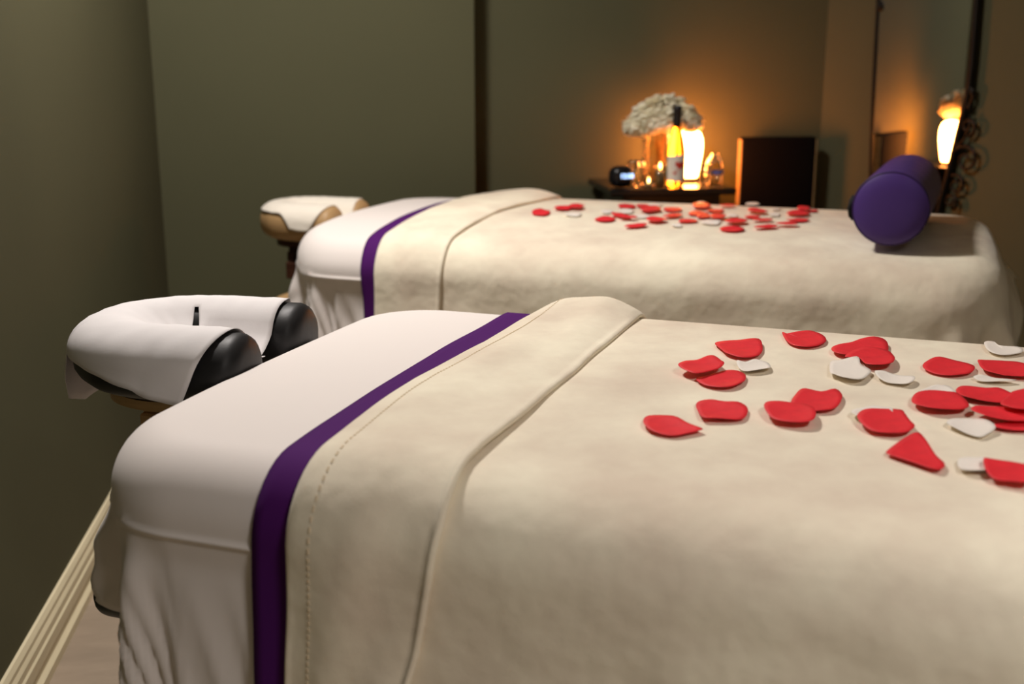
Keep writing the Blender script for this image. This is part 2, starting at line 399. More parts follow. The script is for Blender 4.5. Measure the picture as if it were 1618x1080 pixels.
# ------------------------------------------------------------------ face cradles
def make_cradle(b, uc, vc, zc, ro, tr, arm, vmat, fmat, label, flat, rotz=0):
    # horseshoe pad: ring of mean radius ro, tube radius tr, arms reaching towards the table
    base = b.O+D*uc+N*vc
    t = thing('face_cradle', Vector((base.x, base.y, 0)), label, 'face cradle', -TH+rotz, 'face cradles')
    path = []
    for i in range(9): path.append((arm*(1-i/8), -ro))
    for i in range(1, 32): a = PI*i/32; path.append((-ro*1.12*math.sin(a), -ro*math.cos(a)))
    for i in range(9): path.append((arm*i/8, ro))
    n = len(path); rows = []
    hgt = tr*flat
    def tan(i):
        a = path[max(i-1, 0)]; c = path[min(i+1, n-1)]; l = math.hypot(c[0]-a[0], c[1]-a[1]); return (c[0]-a[0])/l, (c[1]-a[1])/l
    ends = [(-.62, .55), (-.5, .75), (-.28, .92), (0, 1)]
    segs = []
    for k, (off, sc) in enumerate(ends[:-1]): segs.append((path[0][0]-off*tr*.5, path[0][1], sc, 0))
    for i in range(n): segs.append((path[i][0], path[i][1], 1, i))
    for k, (off, sc) in reversed(list(enumerate(ends[:-1]))): segs.append((path[-1][0]-off*tr*.5, path[-1][1], sc, n-1))
    for (x, y, sc, i) in segs:
        tx, ty = tan(i); nx, ny = -ty, tx
        row = []
        for k in range(24):
            a = 2*PI*k/24; ca, sa = math.cos(a), math.sin(a)
            c = ca; s = sa if sa > 0 else math.copysign(abs(sa)**.7, sa)
            wv = 1+.02*math.sin(i*1.1)
            row.append((x+nx*c*tr*sc*wv, y+ny*c*tr*sc*wv, zc-hgt+s*hgt*sc))
        rows.append(row)
    o = gridmesh('cushion', rows, vmat, t, closed_j=True)
    bm = bmesh.new(); bm.from_mesh(o.data); bmesh.ops.holes_fill(bm, edges=[e for e in bm.edges if e.is_boundary], sides=0)
    bmesh.ops.recalc_face_normals(bm, faces=bm.faces[:]); bm.to_mesh(o.data); bm.free()
    for p in o.data.polygons: p.use_smooth = True
    # wooden platform ring under the pad
    rows = []
    for i in range(n):
        tx, ty = tan(i); nx, ny = -ty, tx; x, y = path[i]; z = zc-2*hgt-.004
        rows.append([(x+nx*tr*.2, y+ny*tr*.2, z), (x-nx*tr*.2, y-ny*tr*.2, z), (x-nx*tr*.2, y-ny*tr*.2, z-.014), (x+nx*tr*.2, y+ny*tr*.2, z-.014)])
    o = gridmesh('platform', rows, fmat, t, closed_j=True)
    for p in o.data.polygons: p.use_smooth = False
    z = zc-2*hgt-.022
    bm = bmesh.new()
    for s in (-1, 1):
        add_box(bm, (-ro*.5, s*.06-.010, z-.03), (-uc+b.h-.03, s*.06+.010, z), .003, 1)
    add_box(bm, (-ro*.5, -.08, z-.04), (-ro*.2, .08, z-.012), .003, 1)
    bmobj('support_arm', bm, fmat, t, False)
    box('bracket', (-.03, -.11, z-.085), (.03, -.04, z-.036), M_dwood, t, .004)
    return t, path

def cradle_cover(b, uc, vc, zc, ro, tr, arm, flat, mt, label, L_out, seed, s0, s1, slit=None, rotz=0, name='cradle_cover', th=.0008):
    base = b.O+D*uc+N*vc
    hgt = tr*flat
    # centre line as above but parameterised by length, cover leaves the arm ends bare
    path = []
    for i in range(15): path.append((arm*(1-i/14), -ro))
    for i in range(1, 48): a = PI*i/48; path.append((-ro*1.12*math.sin(a), -ro*math.cos(a)))
    for i in range(15): path.append((arm*i/14, ro))
    n = len(path); cut = []
    rot = Matrix.Rotation(-TH+rotz, 4, 'Z'); T = Matrix.Translation((base.x, base.y, 0)) @ rot
    rows = []
    for i in range(n):
        f = i/(n-1)
        if f < s0 or f > s1: continue
        a = path[max(i-1, 0)]; c = path[min(i+1, n-1)]; l = math.hypot(c[0]-a[0], c[1]-a[1]); tx, ty = (c[0]-a[0])/l, (c[1]-a[1])/l
        nx, ny = -ty, tx            # outward
        x, y = path[i]; row = []
        # inner point: the medial line
        mx, my = (x if x > 0 else x*.0), 0.0
        gapv = 0.0
        my = math.copysign(gapv, y)
        steps = 12
        dl = math.hypot(x-mx, y-my)
        for k in range(steps):
            t = k/steps                       # 0 = centre, 1 = crest
            dist = dl*(1-t)                   # from crest inwards
            if dist < tr*.92: zz = zc+.006-hgt+hgt*math.sqrt(max(0, 1-(dist/(tr*1.02))**2))
            else: zz = None
            sag = zc-.042-.016*smst(.0, .05, x+.02)
            zz2 = zc+.006-(zc+.006-sag)*smst(0, dl, dist)
            zf = zz2 if zz is None else max(zz2, zz)
            zf += .002*noise.noise(Vector((x*40, y*40, t*3+seed)))
            sx = 0
            if slit and y > 0 and f > .5: sx = -math.copysign(.0105*(1-t/.72)*math.exp(-abs(f-slit)/.03), f-slit)*-1 if t < .72 else 0
            row.append((mx+(x-mx)*t+sx, my+(y-my)*t, zf))
        # crest outward, over the tube and hanging down
        Lo = L_out(f)
        for k in range(16):
            s = (tr*PI/2*.9+Lo)*k/15
            if s < tr*PI/2*.9:
                a_ = s/(tr*.9); h = (tr+.007)*math.sin(a_); zz = zc+.006-hgt*(1-math.cos(a_)); ex = 0
            else:
                ex = s-tr*PI/2*.9; h = tr+.007; zz = zc+.006-hgt-ex
            wv = .012*smst(0, .04, ex)*(noise.noise(Vector((f*9, ex*5, seed)))+.3)+.02*ex
            wv -= 0; xs = -.045*(k/15)**1.3*(1-smst(.06, .22, f)+smst(.78, .94, f))
            row.append((x+nx*(h+wv)+xs, y+ny*(h+wv), zz+.0015*noise.noise(Vector((f*30, s*30, seed)))))
        if slit and y > 0 and f > slit and not any(isinstance(q, int) for q in cut): cut.append(len(rows))
        rows.append(row)
    o = gridmesh(name, rows, mt, mask=(lambda i, j: not (cut and i == cut[0]-1 and j < 8)))
    o.data.transform(rot); o.location = (base.x, base.y, 0)
    solid(o, th, 1); prop(o, label, 'cover')
    return o

t1, _ = make_cradle(B1, -.185, .425, .785, .102, .058, .12, M_vinylk, M_wood,
    'black horseshoe face cradle at the head of the nearer massage table', .84, math.radians(7))
cradle_cover(B1, -.185, .425, .785, .102, .058, .12, .84, M_nonwoven,
    'white disposable paper cover draped over the black face cradle',
    lambda f: lerp_tab([(0, .045), (.15, .030), (.3, .006), (.40, .000), (.413, .075), (.5, .10), (.6, .08), (.7, .05), (.85, .02), (1, .02)], f), 2.2, .012, .985, slit=.74, rotz=math.radians(7))
t2, _ = make_cradle(B2, -.185, .44, .752, .085, .055, .115, M_vinylb, M_dwood,
    'beige horseshoe face cradle at the head of the farther massage table', .95)
cradle_cover(B2, -.185, .44, .750, .085, .055, .115, .95, M_terry,
    'white terry cover on the beige face cradle of the farther table',
    lambda f: lerp_tab([(0, .02), (.12, .015), (.22, -.028), (.42, -.030), (.5, -.01), (1, .02)], f), 5.2, 0, 1, th=.003)
# arm rests that hang under the cradles
def arm_rest(b, u, v, z, hw, vm, label):
    base = b.O+D*u+N*v
    t = thing('arm_rest', base+Vector((0, 0, z)), label, 'arm rest', -TH, 'arm rests')
    box('pad', (-.065, -hw, -.03), (.065, hw, .03), vm, t, .028, 5, smooth=True)
    for s in (-1, 1):
        tube('strap', [(0.0, s*.12, .028), (0.0, s*.11, .10), (.0, s*.10, .20)], .006, M_strap, t, 6)
    return t
arm_rest(B1, -.178, .415, .418, .20, M_vinylk, 'black padded arm rest hanging below the black face cradle')
arm_rest(B2, -.13, .42, .485, .22, M_vinylb, 'beige padded arm rest hanging below the beige face cradle')

# ------------------------------------------------------------------ bolster
def make_bolster():
    a = at_z(1402, 391, ZT+.012); b = at_z(1430, 346, ZT+.012)
    ax = (b-a); ax.z = 0; L = ax.length; ang = math.atan2(ax.y, ax.x); r = .0805
    t = thing('bolster_cushion', (a.x, a.y, ZT+.0155), 'purple vinyl bolster lying on the foot of the farther massage table', 'bolster', ang)
    rows = []
    seg = 56
    def ring(x, rr): return [(x, rr*math.cos(2*PI*k/seg), r+rr*math.sin(2*PI*k/seg)) for k in range(seg)]
    prof = [(-.012, .001), (-.0118, r*.3), (-.010, r*.6), (-.006, r*.85), (-.001, r*.965)]
    o = gridmesh('end_cap', [ring(x, q) for x, q in prof], M_bolster, t, closed_j=True)
    body = [(-.001, r*.965), (.006, r*.992), (.02, r)]+[(L*k/20, r*(1+.006*math.sin(k*1.7))) for k in range(2, 19)]+[(L-.02, r), (L-.006, r*.992), (L+.001, r*.965)]
    gridmesh('body', [ring(x, q) for x, q in body], M_bolster, t, closed_j=True)
    gridmesh('end_cap', [ring(L+.001+(.001-x) if False else L-x, q) for x, q in reversed(prof)], M_bolster, t, closed_j=True)
    for xx in (.0, L):
        tube('piping', [(xx, r*.975*math.cos(2*PI*k/48), r+r*.975*math.sin(2*PI*k/48)) for k in range(48)], .0022, M_bolsterd, t, 6, True)
    # carrying strap loop on the left side
    pts = [(.012, r*.96, r*1.28), (.006, r*1.03, r*1.15), (.002, r*1.06, r*.95), (.006, r*1.02, r*.78), (.012, r*.95, r*.68)]
    tube('handle', pts, .006, M_strap, t, 8)
    return t
make_bolster()

# ------------------------------------------------------------------ petals
def surf_pt(b, x, y, lift=.018):
    z = ZT+lift
    for _ in range(6):
        p = at_z(x, y, z); v = (p-b.O).dot(N); z = ZT+lift+topz(b, min(max(v, 0), W))
    return p
prnd = random.Random(5)
def petal(b, poly, material, label, lift=0.0, curl=.006, group=None, rings=5, nb=36):
    # smooth closed outline through the given photo points, laid on the blanket
    pts = [surf_pt(b, x, y, .0158) for x, y in poly]; n = len(pts)
    out = []
    for k in range(nb):
        t = k*n/nb; i = int(t); f = t-i
        p0, p1, p2, p3 = pts[(i-1) % n], pts[i % n], pts[(i+1) % n], pts[(i+2) % n]
        out.append(.5*((2*p1)+(-p0+p2)*f+(2*p0-5*p1+4*p2-p3)*f*f+(-p0+3*p1-3*p2+p3)*f**3))
    c = sum(out, Vector())/nb
    rad = max((p-c).length for p in out)
    th = prnd.uniform(0, PI); ax = Vector((math.cos(th), math.sin(th), 0)); sd = prnd.uniform(0, 50)
    rows = []
    for j in range(rings+1):
        s = j/rings; row = []
        for p in out:
            q = c+(p-c)*max(s, .05); rel = (q-c)
            e = rel.dot(ax)/rad
            z = .0012+curl*(e*e)+.0012*s*s*(1+noise.noise(Vector((q.x*40, q.y*40, sd))))
            row.append(Vector((q.x-c.x, q.y-c.y, (q.z-c.z)+z+lift)))
        rows.append(row)
    vs = []; fs = []
    for r_ in rows: vs += r_
    for j in range(rings):
        for k in range(nb):
            k2 = (k+1) % nb; fs.append((j*nb+k, j*nb+k2, (j+1)*nb+k2, (j+1)*nb+k))
    fs.append(tuple(range(nb-1, -1, -1)))
    me = bpy.data.meshes.new('rose_petal'); me.from_pydata([tuple(v) for v in vs], [], fs)
    o = link('rose_petal', me, material); o.location = c
    solid(o, .0005, 1); prop(o, label, 'petal', group)
    return o
def z4(l): return [(1010+x/5.056, 560+y/5.056) for x, y in l]
def z5(l): return [(1060+x/4.494, 510+y/4.494) for x, y in l]
def z6(l): return [(1380+x/4.0, 530+y/4.0) for x, y in l]
def z7(l): return [(1318+x/3.6, 500+y/3.6) for x, y in l]
FR = 'red petals strewn on the nearer bed'; FW = 'white petals strewn on the nearer bed'
NEAR = [
 ('w', z5([(465,300),(530,300),(600,285),(690,300),(705,340),(640,358),(560,365),(500,350)]), 'small white petal right of the overlapping red pair at the left of the nearer bed', 0),
 ('w', z6([(5,260),(60,245),(130,258),(240,275),(262,300),(220,325),(150,318),(60,300)]), 'narrow white petal just right of the big ragged white petal on the nearer bed', 0),
 ('w', z6([(285,380),(340,345),(400,323),(480,335),(515,395),(400,400)]), 'white petal peeping out behind a broad red oval petal on the nearer bed', 0),
 ('w', z7([(95,570),(120,540),(200,525),(270,535),(330,555),(300,600),(150,600)]), 'white petal mostly covered by the red petal above the triangular one', 0),
 ('w', z6([(460,575),(500,545),(600,543),(690,555),(770,605),(720,640),(670,655),(590,635),(510,605)]), 'creased white petal in front of the dark red pile at the right edge', 0),
 ('w', z6([(700,55),(760,50),(800,75),(900,85),(945,105),(920,125),(800,135),(720,105)]), 'curled white petal nearest the far edge of the nearer bed, at the right', 0),
 ('w', z6([(530,830),(545,795),(640,790),(750,795),(820,820),(760,850),(700,885),(570,880)]), 'white petal half under the lowest red petal at the right edge', 0),
 ('w', z6([(630,280),(680,270),(760,278),(840,285),(900,300),(800,308),(690,300)]), 'thin white petal under the ragged red petal at the right edge of the nearer bed', 0),
 ('r', z4([(30,560),(60,515),(170,500),(300,520),(400,575),(500,615),(490,630),(400,650),(270,668),(130,645),(60,610)]), 'teardrop red petal farthest left and low on the nearer bed, its tip pointing right', 0),
 ('r', z4([(452,415),(500,385),(580,382),(680,400),(790,405),(860,440),(866,480),(830,530),(720,545),(600,545),(510,540),(475,490)]), 'lone wavy red petal right of the teardrop one on the nearer bed', 0),
 ('r', z4([(1205,410),(1270,320),(1330,296),(1450,315),(1565,295),(1618,340),(1610,400),(1560,455),(1480,472),(1390,470),(1330,440),(1240,430)]), 'crumpled red petal with a raised fold, behind a smooth round one', .001),
 ('r', z4([(995,480),(1010,440),(1090,425),(1210,430),(1330,440),(1395,480),(1408,540),(1380,585),(1280,595),(1150,580),(1050,550)]), 'smooth round red petal in front of the crumpled one on the nearer bed', .0045),
 ('r', z4([(470,230),(460,200),(540,185),(620,165),(700,143),(780,145),(840,170),(852,200),(830,240),(760,275),(660,285),(540,265)]), 'round red petal lying under a pointed one at the left of the nearer bed', 0),
 ('r', z4([(312,135),(370,105),(460,90),(545,65),(600,70),(650,105),(678,125),(650,155),(560,180),(450,205),(370,185),(320,160)]), 'pointed red petal resting on a round one at the left of the nearer bed', .006),
 ('r', z5([(312,155),(400,140),(500,136),(620,136),(650,180),(645,220),(600,255),(500,265),(400,240),(360,205)]), 'red petal with a straight far edge above the overlapping pair on the nearer bed', 0),
 ('r', z5([(790,78),(830,88),(880,78),(960,66),(1020,75),(1095,115),(1090,155),(1000,182),(900,178),(830,150),(800,110)]), 'lone red petal with a pointed tip nearest the far edge, nearer bed', 0),
 ('r', z5([(1137,205),(1170,175),(1260,160),(1340,138),(1440,130),(1520,150),(1543,185),(1530,225),(1440,235),(1330,240),(1240,252),(1170,240)]), 'long red petal at the back of the overlapping red pair beside the ragged white petal', .001),
 ('r', z5([(1232,275),(1300,235),(1400,215),(1520,230),(1575,260),(1588,295),(1560,335),(1480,345),(1380,330),(1330,280)]), 'red petal at the front of the overlapping pair, touching the ragged white petal', .0045),
 ('w', z5([(1132,300),(1200,290),(1320,280),(1350,320),(1420,355),(1400,390),(1340,430),(1230,425),(1160,395),(1130,380)]), 'largest ragged white petal, in front of two overlapping red petals on the nearer bed', .001),
 ('r', z6([(310,200),(360,165),(430,153),(520,172),(600,190),(640,210),(625,245),(560,262),(480,265),(390,250),(330,228)]), 'lone oval red petal left of the ragged red one at the right edge', 0),
 ('r', z6([(657,180),(720,176),(860,182),(960,205),(1010,220),(1000,280),(860,275),(830,276),(760,262),(700,245),(670,215)]), 'red petal with a ragged lower edge cut by the right edge of the picture', .002),
 ('r', z6([(238,430),(270,395),(340,385),(450,390),(530,400),(580,435),(603,470),(570,498),(450,508),(340,498),(260,465)]), 'broad oval red petal covering half of a white petal, left of the dark red pile', .003),
 ('r', z6([(518,370),(545,340),(600,338),(700,352),(790,358),(880,390),(930,415),(860,440),(740,445),(620,430),(550,405)]), 'long red petal lying behind the dark red pile at the right edge', .001),
 ('r', z6([(740,580),(820,560),(1000,560),(1040,600),(960,615),(820,608)]), 'shaded red petal lowest in the pile at the right edge', 0),
 ('r', z6([(612,515),(640,488),(720,488),(800,490),(900,505),(1000,520),(1010,570),(900,578),(780,570),(680,552)]), 'red petal pointing left in the pile at the right edge', .005),
 ('r', z6([(795,495),(830,455),(880,425),(960,415),(1030,430),(1060,500),(1000,545),(900,540),(840,520)]), 'dark red petal on top of the pile at the right edge of the nearer bed', .010),
 ('r', z7([(130,610),(150,570),(230,550),(370,555),(400,580),(430,620),(457,655),(420,685),(330,690),(200,670)]), 'red petal with a cut right corner directly above the triangular red petal', .003),
 ('r', z7([(292,787),(350,740),(430,695),(480,690),(520,720),(570,790),(628,850),(610,888),(560,888),(450,850),(350,815)]), 'triangular red petal, the only one folded to a triangle on the nearer bed', 0),
 ('r', z7([(845,850),(890,848),(1000,860),(1080,875),(1130,890),(1120,985),(1000,975),(900,955),(855,905)]), 'lowest red petal at the right edge, lying partly on a white one', .004),
]
for kind, poly, lab, li in NEAR:
    petal(B1, poly, M_red if kind == 'r' else M_white, lab, li, curl=.0032 if kind == 'r' else .0055, group=FR if kind == 'r' else FW)
def ell(cx, cy, w_, h_, rot=0, pts=9):
    r = random.Random(int(cx*7+cy*13)); o = []; ph = r.uniform(0, 6)
    for k in range(pts):
        a = 2*PI*k/pts+ph*.1; rr = 1+r.uniform(-.16, .08)
        x = w_/2*rr*math.cos(a); y = h_/2*rr*math.sin(a); c, s = math.cos(math.radians(rot)), math.sin(math.radians(rot))
        o.append((cx+x+y*0, cy+y+x*math.tan(math.radians(rot))))
    return o
A = lambda x, y, w_, h_, rot=0: ell(930+x/8.09, 310+y/8.09, w_/8.09, h_/8.09, rot)
Bb = lambda x, y, w_, h_, rot=0: ell(1110+x/8.09, 310+y/8.09, w_/8.09, h_/8.09, rot)
FAR = [
 ('w', ell(906, 340, 28, 6), 'white petal just below the two long red petals nearest the cuff of the farther bed'),
 ('w', A(240,205,170,55), 'white petal leftmost of the main cluster on the farther bed'),
 ('w', A(480,200,210,60), 'white petal right under the leftmost back row red petal, farther bed'),
 ('w', A(850,120,190,45), 'white petal behind the red pair in the back row left, farther bed'),
 ('w', A(680,265,240,50), 'white petal between the two front left red rows on the farther bed'),
 ('w', A(1130,385,150,40), 'white petal alone at the front of the cluster on the farther bed'),
 ('w', A(1560,345,280,65), 'broad white petal in front of the round red petal at the cluster centre'),
 ('w', A(1440,95,120,40), 'white petal upright behind the central red stack at the far edge'),
 ('w', Bb(380,260,160,45), 'white petal right of the round red petal at the cluster centre'),
 ('w', Bb(640,108,190,34), 'white petal on the far edge in front of the black chair'),
 ('w', Bb(920,245,160,45), 'white petal left of the red pile on the right of the farther bed'),
 ('w', Bb(940,172,140,24), 'faint white petal at the far edge left of the right red pile'),
 ('r', ell(854, 337, 31, 11), 'red petal nearest the folded cuff on the farther bed'),
 ('r', ell(889, 331, 30, 6.5), 'left one of two joined red petals near the cuff of the farther bed'),
 ('r', ell(911, 329.5, 27, 6.5), 'right one of two joined red petals near the cuff of the farther bed'),
 ('r', A(205,308,290,62), 'leftmost red petal of the main cluster on the farther bed'),
 ('r', A(410,268,250,50,9), 'slanting red petal lying right beside the leftmost of the cluster'),
 ('r', A(515,302,240,30), 'flat red petal tip in front of the slanting one, left cluster'),
 ('r', A(485,140,230,62), 'leftmost red petal in the back row of the cluster on the farther bed'),
 ('r', A(690,142,170,36), 'slim red petal in the back row behind a larger dark one'),
 ('r', A(800,190,270,80), 'large dark red petal in the back row, left of the pale one'),
 ('r', A(1070,182,240,56), 'red petal right of the large dark one in the back row'),
 ('r', A(1070,272,280,46,-5), 'slim red petal tilted up right in the middle row, farther bed'),
 ('r', A(865,328,280,62), 'red petal with a pointed right end in the second row from the front'),
 ('r', A(1270,332,270,42), 'thin red petal left of the broad white one in the front half'),
 ('r', A(600,400,290,46,-5), 'red petal frontmost on the left side of the cluster'),
 ('r', A(1440,145,250,76), 'red petal at the back of the central stack on the farther bed'),
 ('r', A(1400,232,280,56), 'red petal on the left of the central stack on the farther bed'),
 ('r', A(1470,275,200,50), 'red petal in the middle of the central stack on the farther bed'),
 ('r', Bb(200,285,210,70), 'round red petal at the right foot of the central stack'),
 ('r', Bb(170,200,240,34), 'thin red petal jutting right from the central stack'),
 ('r', Bb(315,140,220,28), 'thin red petal at the far edge beneath the orange chair edge'),
 ('r', Bb(700,215,270,48,6), 'red petal at the back of the trio right of the cluster centre'),
 ('r', Bb(630,277,220,34), 'red petal at the left of the trio right of the cluster centre'),
 ('r', Bb(760,325,290,34), 'red petal at the front of the trio right of the cluster centre'),
 ('r', Bb(430,350,310,54), 'red petal lying just behind the frontmost big red one'),
 ('r', Bb(370,435,330,80), 'largest red petal, frontmost of the centre on the farther bed'),
 ('r', Bb(810,415,310,44,-3), 'left one of the two front red petals joined end to end, right half'),
 ('r', Bb(1080,385,310,38), 'right one of the two front red petals joined end to end, right half'),
 ('r', Bb(1220,320,290,46), 'red petal in front of the red pile nearest the bolster'),
 ('r', Bb(1220,235,310,72), 'broad red petal at the base of the pile nearest the bolster'),
 ('r', Bb(1280,185,170,60), 'peaked red petal on top of the pile nearest the bolster'),
 ('r', Bb(1410,197,150,28), 'thin red petal pointing to the bolster, right of the pile'),
]
stack = 0
for i, (kind, poly, lab) in enumerate(FAR):
    petal(B2, poly, M_red if kind == 'r' else M_white, lab, .0 if kind == 'w' else .001+.002*(i % 3), curl=.0015, rings=3, nb=24, group='red petals strewn on the farther bed' if kind == 'r' else 'white petals strewn on the farther bed')

# ------------------------------------------------------------------ nightstand
NZ = .755; nx0 = .775; nx1 = 1.185; ny0 = 3.50; ny1 = 3.875
t = thing('side_table', ((nx0+nx1)/2, (ny0+ny1)/2, 0), 'small black side table between the farther bed and the back wall', 'side table')
cx, cy = (nx0+nx1)/2, (ny0+ny1)/2
box('table_top', (nx0-cx, ny0-cy, NZ-.022), (nx1-cx, ny1-cy, NZ), M_black, t, .006, 3)
box('apron', (nx0-cx+.045, ny0-cy+.03, NZ-.13), (nx1-cx-.045, ny1-cy-.02, NZ-.022), M_black, t, .003)
box('shelf', (nx0-cx+.05, ny0-cy+.035, .16), (nx1-cx-.05, ny1-cy-.025, .18), M_black, t, .003)
for sx in (0, 1):
    for sy in (0, 1):
        x = (nx0-cx+.048) if not sx else (nx1-cx-.083); y = (ny0-cy+.032) if not sy else (ny1-cy-.058)
        box('leg', (x, y, 0), (x+.035, y+.035, NZ-.13), M_black, t, .003)

def on_ns(px, Y, z=NZ):   # a spot on the side table seen at picture column px
    p = at_y(px, 290, Y); return Vector((p.x, Y, z))
# glowing lamp
p = on_ns(1088, 3.73)
t = thing('table_lamp', p, 'glowing egg-shaped lamp on a wooden foot on the black side table', 'lamp')
lathe('lamp_foot', [(0, 0), (.034, 0), (.036, .004), (.034, .010), (.022, .014), (.0, .014)], M_espresso, t)
lathe('lamp_globe', [(0, .014), (.026, .014), (.031, .03), (.036, .06), (.041, .09), (.043, .115), (.041, .142), (.034, .160), (.020, .171), (0, .174)], M_lamp, t)
# wine bottle
p = on_ns(1066.5, 3.585)
t = thing('wine_bottle', p, 'wine bottle with black neck and a white heart label in front of the flower vase', 'bottle')
R0 = .0305
lathe('bottle_glass', [(0, .004), (.024, 0), (R0, .006), (R0, .105), (.0285, .125), (.0225, .155), (.0155, .180), (.0125, .195), (.0118, .245), (.0, .245)], M_water, t)
lathe('neck_foil', [(.0128, .188), (.0130, .238), (.0142, .240), (.0142, .2535), (.012, .2555), (0, .2555)], M_foil, t)
rows = []
for k in range(21):
    a = -PI/2-1.25+2.2*k/20; rows.append([(math.cos(a)*(R0+.0006), math.sin(a)*(R0+.0006), z) for z in (.018, .05, .08, .098+.006*k/20)])
lab = gridmesh('label', rows, M_label, t)
def heart(cx_, cz_, s, name='heart'):
    pts = []
    for k in range(28):
        q = 2*PI*k/28; hx = 16*math.sin(q)**3; hz = 13*math.cos(q)-5*math.cos(2*q)-2*math.cos(3*q)-math.cos(4*q)
        x = cx_+hx/16*s; z = cz_+hz/16*s; a = -PI/2+x/(R0)
        pts.append((math.cos(a)*(R0+.0014), math.sin(a)*(R0+.0014), z))
    a = -PI/2+cx_/R0; pts.append((math.cos(a)*(R0+.0014), math.sin(a)*(R0+.0014), cz_))
    me = bpy.data.meshes.new(name); me.from_pydata(pts, [], [(k, (k+1) % 28, 28) for k in range(28)])
    o = link(name, me, M_heart, lab, False); return o
heart(.004, .070, .0145); heart(.020, .066, .0085); heart(-.010, .044, .0055); heart(-.004, .052, .0035)
# tall glass vase
p = on_ns(1037, 3.735)
t = thing('flower_vase', p, 'tall straight clear glass vase holding the white flowers', 'vase')
lathe('vase_glass', [(0, 0), (.050, 0), (.052, .004), (.052, .205), (.0500, .207), (.0485, .205), (.0485, .010), (0, .010)], M_glass, t)
# bouquet
bq = thing('flower_bouquet', p+Vector((.008, 0, .205)), 'bouquet of ivory flowers in the tall glass vase on the side table', 'flowers')
rnd = random.Random(7)
def bloom_mesh(r, seed):
    rn = random.Random(seed); bm = bmesh.new(); npet = 64
    for k in range(npet):
        zz = 1-1.75*(k+.5)/npet; th = k*2.39996; rr = math.sqrt(max(0, 1-zz*zz))
        nrm = Vector((rr*math.cos(th), rr*math.sin(th), zz)).normalized()
        up = Vector((0, 0, 1)); tg = nrm.cross(up)
        if tg.length < .01: tg = Vector((1, 0, 0))
        tg.normalize(); bt = nrm.cross(tg)
        ca, sa = math.cos(rn.uniform(0, 6)), math.sin(rn.uniform(0, 6)); tilt = rn.uniform(.3, 1.5)
        w_ = r*rn.uniform(.30, .46); g = []
        for i in range(5):
            row = []
            for j in range(5):
                a, b_ = (i/4-.5)*2, (j/4-.5)*2
                if abs(a)+abs(b_) > 1.55: a *= .78; b_ *= .78
                cup = .35*(a*a+b_*b_)+.10*math.sin(5*a+seed)*b_
                P = nrm*(r*.78)+tg*(a*w_)+bt*(b_*w_)+nrm*(w_*cup*1.0)+nrm*(tilt*w_*b_*.6)
                row.append(bm.verts.new(P))
            g.append(row)
        for i in range(4):
            for j in range(4): bm.faces.new((g[i][j], g[i+1][j], g[i+1][j+1], g[i][j+1]))
    bmesh.ops.create_icosphere(bm, subdivisions=2, radius=r*.75)
    return bm
spots = [(-.082, -.02, .0, .038), (-.062, -.03, .052, .042), (-.028, -.035, .078, .042), (.010, -.03, .088, .042), (.045, -.02, .078, .042),
         (.076, -.045, .050, .038), (.096, -.055, .020, .034), (-.045, -.055, .020, .040), (-.005, -.062, .040, .042), (.035, -.05, .032, .040),
         (.0, .02, .070, .044), (-.05, .025, .05, .04), (.05, .02, .05, .04), (-.098, .0, -.006, .034)]
for k, (x, y, z, r) in enumerate(spots):
    y = max(y, -.06); y = min(y, .02)
    o = bmobj('bloom', bloom_mesh(r*.92, k+1), M_bloom, bq, True); o.location = (x*.94, y*1.1, z*.66-.018); o.rotation_euler = (rnd.uniform(-.5, .5), rnd.uniform(-.5, .5), rnd.uniform(0, 6)); solid(o, .0006)
for k in range(9):
    a = 2*PI*k/9; x, y, z, r = spots[k]
    tube('stem', [(.030*math.cos(a+2), .030*math.sin(a+2), -.19), (.012*math.cos(a), .012*math.sin(a), -.09), (.03*math.cos(a*1.3), .03*math.sin(a*1.3), -.01), (x*.7, y*.7, z*.5-r*.4)], .0022, M_stem, bq, 6)
# digital clock
p = on_ns(981, 3.57)
t = thing('digital_clock', p, 'black rounded digital clock with glowing blue digits on the side table', 'clock', .18)
bm = bmesh.new(); bmesh.ops.create_uvsphere(bm, u_segments=40, v_segments=24, radius=1)
for v in bm.verts:
    f = lambda c, e: math.copysign(abs(c)**e, c)
    v.co = Vector((f(v.co.x,   .75)*.039, f(v.co.y, .75)*.033, f(v.co.z, .7)*.034+.035))
    v.co.z = max(v.co.z, .002)
bmobj('clock_body', bm, M_clock, t)
def text_mesh(txt, size, name, m, parent, loc, rot):
    cu = bpy.data.curves.new(name, 'FONT'); cu.body = txt; cu.size = size; cu.extrude = .0004; cu.align_x = 'CENTER'; cu.align_y = 'CENTER'
    tmp = bpy.data.objects.new('tmp', cu); C.objects.link(tmp); bpy.context.view_layer.update()
    me = bpy.data.meshes.new_from_object(tmp.evaluated_get(bpy.context.evaluated_depsgraph_get()))
    bpy.data.objects.remove(tmp); o = link(name, me, None, parent, False); me.materials.clear(); me.materials.append(m)
    o.location = loc; o.rotation_euler = rot; return o
text_mesh('12:58', .021, 'digits', M_digit, t, (.006, -.0340, .038), (PI/2, 0, 0))
